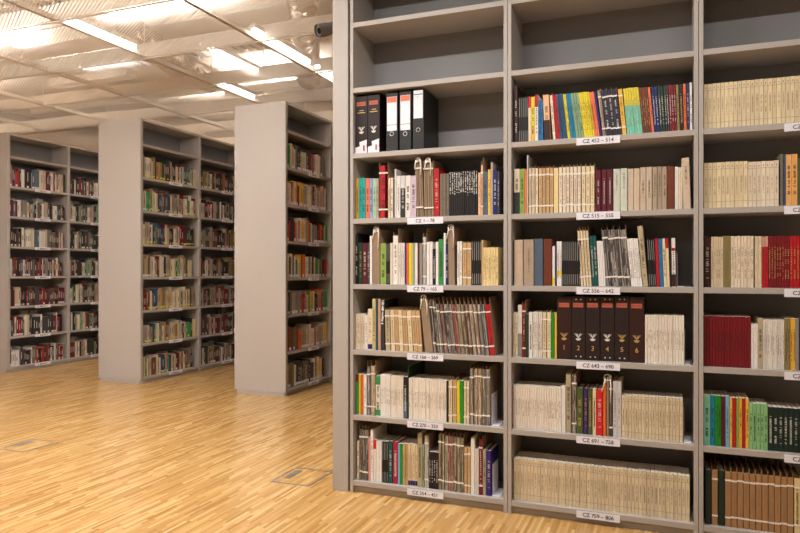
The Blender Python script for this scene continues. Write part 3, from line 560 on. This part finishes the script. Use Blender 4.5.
def zcam(x, y): return -x * math.sin(TH) + y * math.cos(TH)
def volume(x, y, z, w_, h_, d_, num, name='slipcase_volume'):
    """large brown leatherette volume: red title label, gold emblem and number"""
    o = MB().box(0, 0, 0, w_, d_, h_).build(name, 'cover', None, bevel=.002); o.location = (x, y, z)
    o.color = (*lin((54, 28, 25) if num in (1, 6) else (42, 29, 29)), 1)
    q = MB().box(w_ * .12, -.0008, h_ * .83, w_ * .86, .001, h_ * .90).build('title_label', 'cover', o); q.color = (*lin((190, 98, 78)), 1)
    m = MB(); r = random.Random(num)
    for i in range(9): m.box(w_ * (.17 + .07 * i), -.0013, h_ * .855, w_ * (.17 + .07 * i) + w_ * .02, -.0007, h_ * .875)
    m.build('lettering', 'ink_k', q)
    emblem(o, w_ / 2, h_ * (.355 if num else .40), w_ * .27, 'ink_g' if num in (1, 5, 6) else 'ink_w')
    if num in (2, 3, 4, 5):
        m = MB()
        for a in (.955, .055):
            for xx in (.34, .68): m.box(w_ * xx - .003, -.0008, h_ * a - .003, w_ * xx + .003, .0005, h_ * a + .003)
        m.build('label_pin', 'ink_w', o)
    if num: text('number', str(num), .034, (w_ / 2, -.0012, h_ * .185), (math.pi / 2, 0, 0), 'ink_g', o)
    return o
def emblem(parent, cx, cz, s, mat):
    """spread wings over a bowl shape"""
    m = MB()
    for sx in (-1, 1):
        for i, (a, l) in enumerate(((.25, 1.0), (.65, 1.15), (1.05, 1.1))):
            x0, z0 = cx + sx * s * .12, cz; x1, z1 = cx + sx * s * a, cz + s * l; t = s * .12
            m.prism([(x0 - t, z0), (x0 + t, z0), (x1 + t * .5, z1), (x1 - t * .5, z1)] , -.0010, .0005)
    pts = [(cx + s * .72 * math.cos(a), cz - s * .25 + s * .62 * math.sin(a)) for a in [math.pi + i * math.pi / 10 for i in range(11)]]
    m.prism(pts, -.0010, .0005)
    m.box(cx - s * .16, -.0012, cz - s * .3, cx + s * .16, .0005, cz + s * .35)
    m.build('emblem', mat, parent)
SAY = {'sand': 'pale tan', 'straw': 'pale straw-yellow', 'ginger': 'light brown', 'greige': 'grey-beige', 'violet': 'dark violet', 'ink blue': 'ink-blue'}
def say(c): return SAY.get(c, c)
def ordn(i): return ['first', 'second', 'third', 'fourth', 'fifth', 'sixth', 'seventh', 'eighth', 'ninth', 'tenth', 'eleventh', 'twelfth', 'thirteenth', 'fourteenth', 'fifteenth', 'sixteenth', 'seventeenth', 'eighteenth', 'nineteenth', 'twentieth', 'twenty-first', 'twenty-second', 'twenty-third', 'twenty-fourth', 'twenty-fifth', 'twenty-sixth', 'twenty-seventh', 'twenty-eighth', 'twenty-ninth', 'thirtieth'][i]
NUMW = {2: 'two', 3: 'three', 4: 'four', 5: 'five', 6: 'six', 7: 'seven', 8: 'eight', 9: 'nine', 11: 'eleven', 13: 'thirteen'}
ENTRY = []   # (object, dict) for the labels
rb = random.Random(21)
for key, row in ROWS.items():
    k = int(key[1]); z = zs(k) + .0004
    for ri, e in enumerate(row):
        a, b, n_, yt, ty, cn, ink = e[:7]; op = e[7] if len(e) > 7 else {}
        xa, xb = px2x(a, YS), px2x(b, YS); zc = zcam(xa, YS)
        h = EYE + (HZ - yt) / F * zc - zs(k); lean = 0
        if op.get('ln'):
            dxm = op['ln'] / F * zc / math.cos(TH) ; lean = math.asin(max(-.4, min(.4, dxm / h)))
        bx = {'A': XA, 'B': XB, 'C': XC}[key[0]]; xa = max(xa, bx + TP + .0012); xb = min(xb, bx + BW - TP - .0012)
        wd = (xb - xa) / n_
        for i in range(n_):
            x = xa + wd * i; ww = wd - (.0005 if wd < .012 else .0009)
            if lean: ww *= math.cos(lean)
            hh = h * (1 + rb.uniform(-.004, .004)); yj = YS + rb.uniform(0, .004)
            dd = op.get('dp', min(.262, max(.14, h * .70)))
            nm = {'b': 'book', 'h': 'book', 'j': 'journal', 'f': 'pamphlet_folder', 'fb': 'pamphlet_folder', 'F1': 'pamphlet_folder'}.get(ty, 'slipcase_volume')
            if nm == 'book' and ty == 'b' and ww < .013: nm = 'booklet'  # slim paperback books, split off by thickness
            if ty in 'bhj':
                bd = op.get('band'); st = op.get('st', 0)
                if op.get('jn'):
                    bd = None
                o = book(x, yj, z, ww, hh, dd, cn, ty, lean, ink, bd, name=nm, stripes=st, j=.05 if not op.get('jn') else .09, tz=op.get('tz', (.3, .7) if ty == 'j' else (.18, .8)), tw=op.get('tw', .28 if ty == 'j' else .4))
                if op.get('jn'):     # small printed rules near head and foot of each spine
                    MB().box(ww * .05, -.0005, hh * .85, ww * .95, .0005, hh * .858).box(ww * .05, -.0005, hh * .14, ww * .95, .0005, hh * .147).box(ww * .4, -.0005, hh * .89, ww * .6, .0005, hh * .93).build('spine_lettering', 'ink_s', o)
                if op.get('pt'):
                    m = MB(); zz = .44 + rb.uniform(0, .1)
                    while zz < .98:
                        m.box(ww * rb.uniform(.1, .4), -.0005, hh * zz, ww * rb.uniform(.6, .9), .0005, hh * min(.99, zz + rb.uniform(.02, .07))); zz += rb.uniform(.045, .07)
                    m.build('spine_print', 'ink_p' if key == 'A3' else 'ink_w', o)
            elif ty == 'F1':
                o = folder(x, yj, z, ww, hh, .25, 'red', 0, .93, True, inset=(.12, .68), both=True)
            elif ty in ('f', 'fb'):
                o = folder(x, yj, z, ww, hh, min(.265, hh * .78), cn, lean, None if ty == 'fb' else op.get('content', .95), op.get('tie', 1), op.get('bow', 0) if i == 0 else 0, op.get('both', 0), loose=key == 'A3')
            else:
                o = volume(x, yj, z, ww, hh, .24, int(ty[1]))
            ENTRY.append((o, dict(key=key, ri=ri, i=i, n=n_, ty=ty, cn=cn.lstrip('*'), mg=cn.startswith('*'), ink=ink, op=op, w=ww, h=hh, nm=nm)))
# binder shelf
def lever_binder(a, b, yt, y0, y1, orange):
    xa, xb = px2x(a, YS), px2x(b, YS); h = EYE + (HZ - yt) / F * zcam(xa, YS) - zs(2); w_ = xb - xa
    fz = lambda y: EYE + (HZ - y) / F * zcam(xa, YS) - zs(2)
    o = MB().box(0, 0, 0, .0025, .262, h).box(w_ - .0025, 0, 0, w_, .262, h).box(.0025, 0, 0, w_ - .0025, .0025, h).build('lever_arch_binder', 'darkplastic', None, bevel=.0008)
    o.location = (xa, YS, zs(2) + .0004)
    MB().box(.0026, .02, .004, w_ - .0026, .26, h * .93).build('filed_papers', 'darkplastic', o)
    l = MB().box(w_ * .07, -.001, fz(y1), w_ * .91, .0005, fz(y0)).build('spine_label', 'card', o)
    zt, zb = fz(y0), fz(y1)
    if orange:
        q = MB().box(w_ * .10, -.0016, zt - (zt - zb) * .17, w_ * .88, -.0009, zt - .002).build('label_header', 'cover', l); q.color = (*lin((232, 120, 92)), 1)
        MB().box(w_ * .07, -.0015, zb + (zt - zb) * .165, w_ * .91, -.0009, zb + (zt - zb) * .18).build('label_rule', 'ink_s', l)
    else:
        q = MB().box(w_ * .10, -.0016, zt - (zt - zb) * .16, w_ * .88, -.0009, zt - (zt - zb) * .13).build('label_header', 'cover', l); q.color = (*lin((90, 90, 150)), 1)
        MB().box(w_ * .4, -.0016, zt - (zt - zb) * .25, w_ * .5, -.0009, zt - (zt - zb) * .23).build('label_mark', 'ink_s', l)
    rc = fz(134.3 if orange else 130.3); rg = MB(); rad = .0115
    rg.tube([(w_ * .48 + rad * math.cos(t), -.001, rc + rad * math.sin(t)) for t in [i * math.pi / 12 for i in range(25)]], .0018, 8, cap=False)
    rg.build('finger_ring', 'steel', o)
    return o
lever = [lever_binder(386.3, 397.8, 93.5, 97.4, 131.4, 1), lever_binder(399.6, 411.2, 92, 95.7, 130.6, 1), lever_binder(412.9, 423.8, 90.5, 90.9, 118.8, 0)]
for o, l in zip(lever, ('black lever arch binder with orange-headed label, nearest the brown volumes', 'black lever arch binder with orange-headed label, middle of the three', 'black lever arch binder with shorter white label and its side showing')):
    tag(o, l, 'binder', 'black binders in the top left bay')
for i, (a, b, yt) in enumerate(((354.9, 367.4, 97.0), (367.8, 379.6, 95.4))):
    xa, xb = max(px2x(a, YS), XA + TP + .0012), px2x(b, YS); h = EYE + (HZ - yt) / F * zcam(xa, YS) - zs(2)
    o = volume(xa, YS, zs(2) + .0004, xb - xa, h, .24, 0); w_ = xb - xa
    m = MB().prism([(w_ * .02, 0), (w_ * .98, 0), (w_ * .98, h * .10), (w_ * .55, h * .14), (w_ * .02, h * .11)], -.003, -.0015)
    m.prism([(w_ * .42, h * .09), (w_ * .95, h * .06), (w_ * .99, h * .24), (w_ * .36, h * .20)], -.005, -.0035)
    m.build('paper_slip', 'card', o)
    q = MB().box(w_ * .68, -.0064, h * .05, w_ * .8, -.0052, h * .14).build('red_mark', 'cover', o); q.color = (*lin((170, 60, 60)), 1)
    mm = MB().box(w_ * .34, -.0008, h * .745, w_ * .7, .0005, h * .757).box(w_ * .18, -.0008, h * .705, w_ * .82, .0005, h * .72).build('gold_title', 'ink_g', o)
    tag(o, ('thick brown volume with gold emblem and paper slips, leftmost beside the side board', 'thick brown volume with gold emblem and paper slips, nearer the black binders')[i], 'book', 'large brown volumes')
# bookends
def bookend(px, key, label, basepx, hgt=.17):
    x = px2x(px, YS); xb = px2x(basepx, YS); z = zs(int(key[1])) + .0004
    o = MB().box(0, .02, 0, .0014, .15, hgt).box(.0014, .005, 0, xb - x, .15, .0014).build('bookend', M['card'], None); o.location = (x, YS, z)
    tag(o, label, 'bookend', 'thin metal bookends')
bookend(490.6, 'A6', 'thin pale bookend at the right of the CZ 270-353 shelf', 498.5)
bookend(491.6, 'A7', 'thin pale bookend beside the violet book on the CZ 354-451 shelf', 499.5)
bookend(677.0, 'B4', 'thin pale bookend at the right of the CZ 556-642 shelf', 684.5)
bookend(684.6, 'B5', 'thin pale bookend at the right of the CZ 643-690 shelf', 690.5)
bookend(683.8, 'B6', 'thin pale bookend at the right of the CZ 691-758 shelf', 691.2)

# ------------------------------------------------------------------ books in the free-standing stacks
FP = {
 'near': ['cream', 'beige', 'sand', 'taupe', 'grey', 'dark grey', 'charcoal', 'red', 'off-white', 'cream', 'straw', 'orange', 'black', 'olive grey', 'green', 'dark brown', 'reddish brown', 'sand', 'salmon', 'greige', 'gold', 'white'],
 'middle': ['cream', 'beige', 'sand', 'straw', 'off-white', 'taupe', 'green', 'cream', 'greige', 'dark red', 'black', 'tan', 'dark green', 'grey', 'cream', 'steel blue', 'brown', 'olive', 'charcoal', 'beige', 'ginger'],
 'middle2': ['dark brown', 'black', 'dark red', 'charcoal', 'beige', 'greige', 'maroon', 'bottle green', 'off-white', 'olive', 'dark grey', 'grey', 'dark green', 'dark red', 'taupe', 'reddish brown'],
 'far': ['dark red', 'black', 'white', 'charcoal', 'red', 'off-white', 'dark brown', 'grey', 'beige', 'black', 'slate blue', 'maroon', 'cream', 'reddish brown', 'dark grey', 'olive grey'],
 'far2': ['olive grey', 'black', 'dark green', 'dark red', 'charcoal', 'greige', 'cream', 'dark brown', 'taupe', 'bottle green', 'off-white', 'sage green']}
rf = random.Random(11)
rest = MB(); NEAR = []; nrest = 0
for nm, (sx, sy) in STK.items():
    for bay in range(2 if nm != 'near' else 1):
        pal = FP[nm if bay == 0 else nm + '2']
        for k in range(1, 8):
            y = sy + .025 + bay * SBW[nm] + TP + .006; y1 = sy + .025 + (bay + 1) * SBW[nm] - TP - rf.choice((.004, .01, .05, .09)); z = zs(k) + .0004; idx = 0; prev = None
            ref = rf.uniform(.212, .245); cn = None; run = 0; fx = sx - .03
            while True:
                if run <= 0:
                    cn = rf.choice([c for c in pal if c != cn]); run = rf.choice((1, 1, 1, 1, 1, 1, 2, 3)); rw = rf.uniform(.022, .046) if nm == 'near' else rf.uniform(.013, .036); rh = ref * rf.uniform(.82, 1.13)
                run -= 1
                if nm == 'near' and rw < .024: rw += .012
                wv, hv = rw * rf.uniform(.94, 1.06), min(.31, rh * rf.uniform(.985, 1.015)); dv_ = hv * .68
                if y + wv > y1: break
                if nm == 'near':
                    o = book(fx, y, z, wv - .001, hv, dv_, cn, 'h' if wv > .03 else 'b', 0, rf.choice(('k', 'k', None, 's')) if cn not in ('black', 'charcoal', 'red', 'dark brown', 'dark grey') else rf.choice(('w', None, 'g')), None, rz=math.pi / 2, name='book', j=.08, pages=k >= 5 or rf.random() < 0)
                    if rf.random() < .62:
                        MB().box(.003, -.0008, .006, wv - .004, .0005, .006 + min(.03, wv)).build('shelfmark_sticker', 'card', o)
                    NEAR.append((o, dict(k=k, idx=idx, cn=cn, w=wv, h=hv)))
                else:
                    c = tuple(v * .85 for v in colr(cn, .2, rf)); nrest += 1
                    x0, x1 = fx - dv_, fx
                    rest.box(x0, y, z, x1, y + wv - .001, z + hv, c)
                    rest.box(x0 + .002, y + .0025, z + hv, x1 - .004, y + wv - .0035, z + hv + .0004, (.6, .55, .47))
                    dk = sum(c) < .5
                    if rf.random() < .6: rest.box(x1, y + wv * .35, z + hv * .35, x1 + .0006, y + wv * .62, z + hv * rf.uniform(.6, .85), (.6, .56, .5) if dk else (.10, .07, .06))
                    if nm == 'middle' and bay == 0 and rf.random() < .42: rest.box(x1, y + .002, z + .006 + .02 * rf.random(), x1 + .0009, y + min(wv - .003, .024), z + .036, (.80, .74, .08))
                    elif rf.random() < .3: rest.box(x1, y + .002, z + .006, x1 + .0009, y + wv - .003, z + .03, (.72, .70, .68))
                    if rf.random() < .07:
                        rest.box(x0 - .07, y, z, x0 - .003, y + .10 if y + .1 < y1 else y1, z + min(.31, hv * 1.25), (.55, .5, .44))
                y += wv; idx += 1
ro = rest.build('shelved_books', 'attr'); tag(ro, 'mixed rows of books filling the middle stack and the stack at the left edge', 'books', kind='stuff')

# ------------------------------------------------------------------ labels of the front things
NOUN = {'book': 'book', 'booklet': 'booklet', 'journal': 'journal', 'pamphlet_folder': 'folder', 'slipcase_volume': 'volume'}
def rows_neigh(key, ri, d):
    r = ROWS[key]; j = ri + d
    if 0 <= j < len(r):
        e = r[j]; nn = 'volume' if e[4][0] == 'V' else {'j': 'journals' if e[2] > 1 else 'journal', 'f': 'folder', 'F': 'folder'}.get(e[4][0], 'book')
        c = say(e[5].lstrip('*')) or 'brown'
        return c + ' ' + (nn if not (e[2] > 1 and nn in ('book', 'folder')) else nn + 's')
    return 'side board'
def cands(d):
    key, ri, i, n_, ty, cn, op = d['key'], d['ri'], d['i'], d['n'], d['ty'], say(d['cn']), d['op']; sh = SHN[key]
    if ty[0] == 'V': return ['large dark brown volume numbered %s with emblem, on the %s' % (ty[1], sh)]
    noun = NOUN[d['nm']]; size = 'thin ' if d['w'] < .009 else ('thick ' if d['w'] > .038 else '')
    if d['h'] > .295 and ty != 'j': size = 'tall ' + size
    if ty == 'fb': c = 'brown card'
    elif ty in ('f', 'F1'): c = ('mottled ' + cn) if d['mg'] else cn
    else: c = cn
    det = ''
    if op.get('bow') and i == 0: det = ' with string bow'
    elif op.get('band'): det = ' with %s band' % say(op['band'][0][0])
    elif op.get('st'): det = ' with striped spine'
    elif ty in ('f', 'F1'): det = ' tied with tape'
    elif abs(op.get('ln', 0)) > 2: det = ' leaning left'
    L_, R_ = rows_neigh(key, ri, -1), rows_neigh(key, ri, 1)
    if n_ == 1:
        b = '%s%s %s' % (size, c, noun)
        return [b + det + ', on the ' + sh, b + ', right of the %s, on the %s' % (L_, sh), b + ' between %s and %s, %s' % (L_, R_, sh), '%s of the like folders from the left, %s %s, %s' % (ordn(sum(1 for q in ROWS[key][:ri] if q[5] == ROWS[key][ri][5])), c, noun, sh)]
    if n_ >= 9 and ty == 'j' or n_ >= 9:
        return ['%s%s %s in the long matching run on the %s' % (size, c, noun, sh)] * 4
    o_ = ordn(i); nw = NUMW[n_]
    b = '%s of %s %s %ss from the left' % (o_, nw, c, noun)
    return [b + ', on the ' + sh, '%s of %s %s %ss right of the %s, %s' % (o_, nw, c, noun, L_, sh), '%s of %s %s %ss between %s and %s' % (o_, nw, c, noun, L_, R_)]
from collections import Counter
C_ = [cands(d) for o, d in ENTRY]
lev = [0] * len(C_)
for _ in range(4):
    cnt = Counter(C_[i][min(lev[i], len(C_[i]) - 1)] for i in range(len(C_)))
    for i in range(len(C_)):
        d = ENTRY[i][1]
        if cnt[C_[i][min(lev[i], len(C_[i]) - 1)]] > 1 and d['n'] < 9: lev[i] = min(lev[i] + 1, len(C_[i]) - 1)
for (o, d), cs_, lv in zip(ENTRY, C_, lev):
    lab = cs_[min(lv, len(cs_) - 1)]
    cat = {'book': 'book', 'booklet': 'booklet', 'journal': 'journal', 'pamphlet_folder': 'folder', 'slipcase_volume': 'book'}[d['nm']]
    grp = None
    if d['n'] >= 9: grp = '%s %ss on the %s' % (d['cn'], NOUN[d['nm']], SHN[d['key']])
    elif d['ty'][0] == 'V': grp = 'large brown volumes'
    else: grp = '%ss on the %s' % (NOUN[d['nm']], SHN[d['key']])
    tag(o, lab, cat, grp)
kn = {1: 'top', 2: 'second', 3: 'third', 4: 'fourth', 5: 'fifth', 6: 'sixth', 7: 'lowest'}
for o, d in NEAR:
    tag(o, '%s book, %s from end panel, %s book row of nearest stack' % (say(d['cn']), ordn(d['idx']), kn[d['k']]), 'book', 'books on the nearest stack')
print('NB', len([1 for o, d in ENTRY if d['nm'] == 'book']) + len(NEAR)); print('THIN', sum(1 for o, d in ENTRY if d['nm'] == 'book' and d['w'] < .0095 and d['ty'] == 'b'), sum(1 for o, d in ENTRY if d['nm'] == 'book' and d['w'] < .013 and d['ty'] == 'b'), [sum(1 for o, d in NEAR if d['k'] == k) for k in range(1, 8)])
print('COUNTS', Counter(d['nm'] for o, d in ENTRY), 'near', len(NEAR), 'rest', nrest)
dup = [k_ for k_, v in Counter(o['label'] for o, d in ENTRY if d['n'] < 9).items() if v > 1]; print('DUP', len(dup), dup[:20])
print('LONG', [o['label'] for o, d in ENTRY + NEAR if len(o['label'].replace(',', '').split()) > 16][:10])
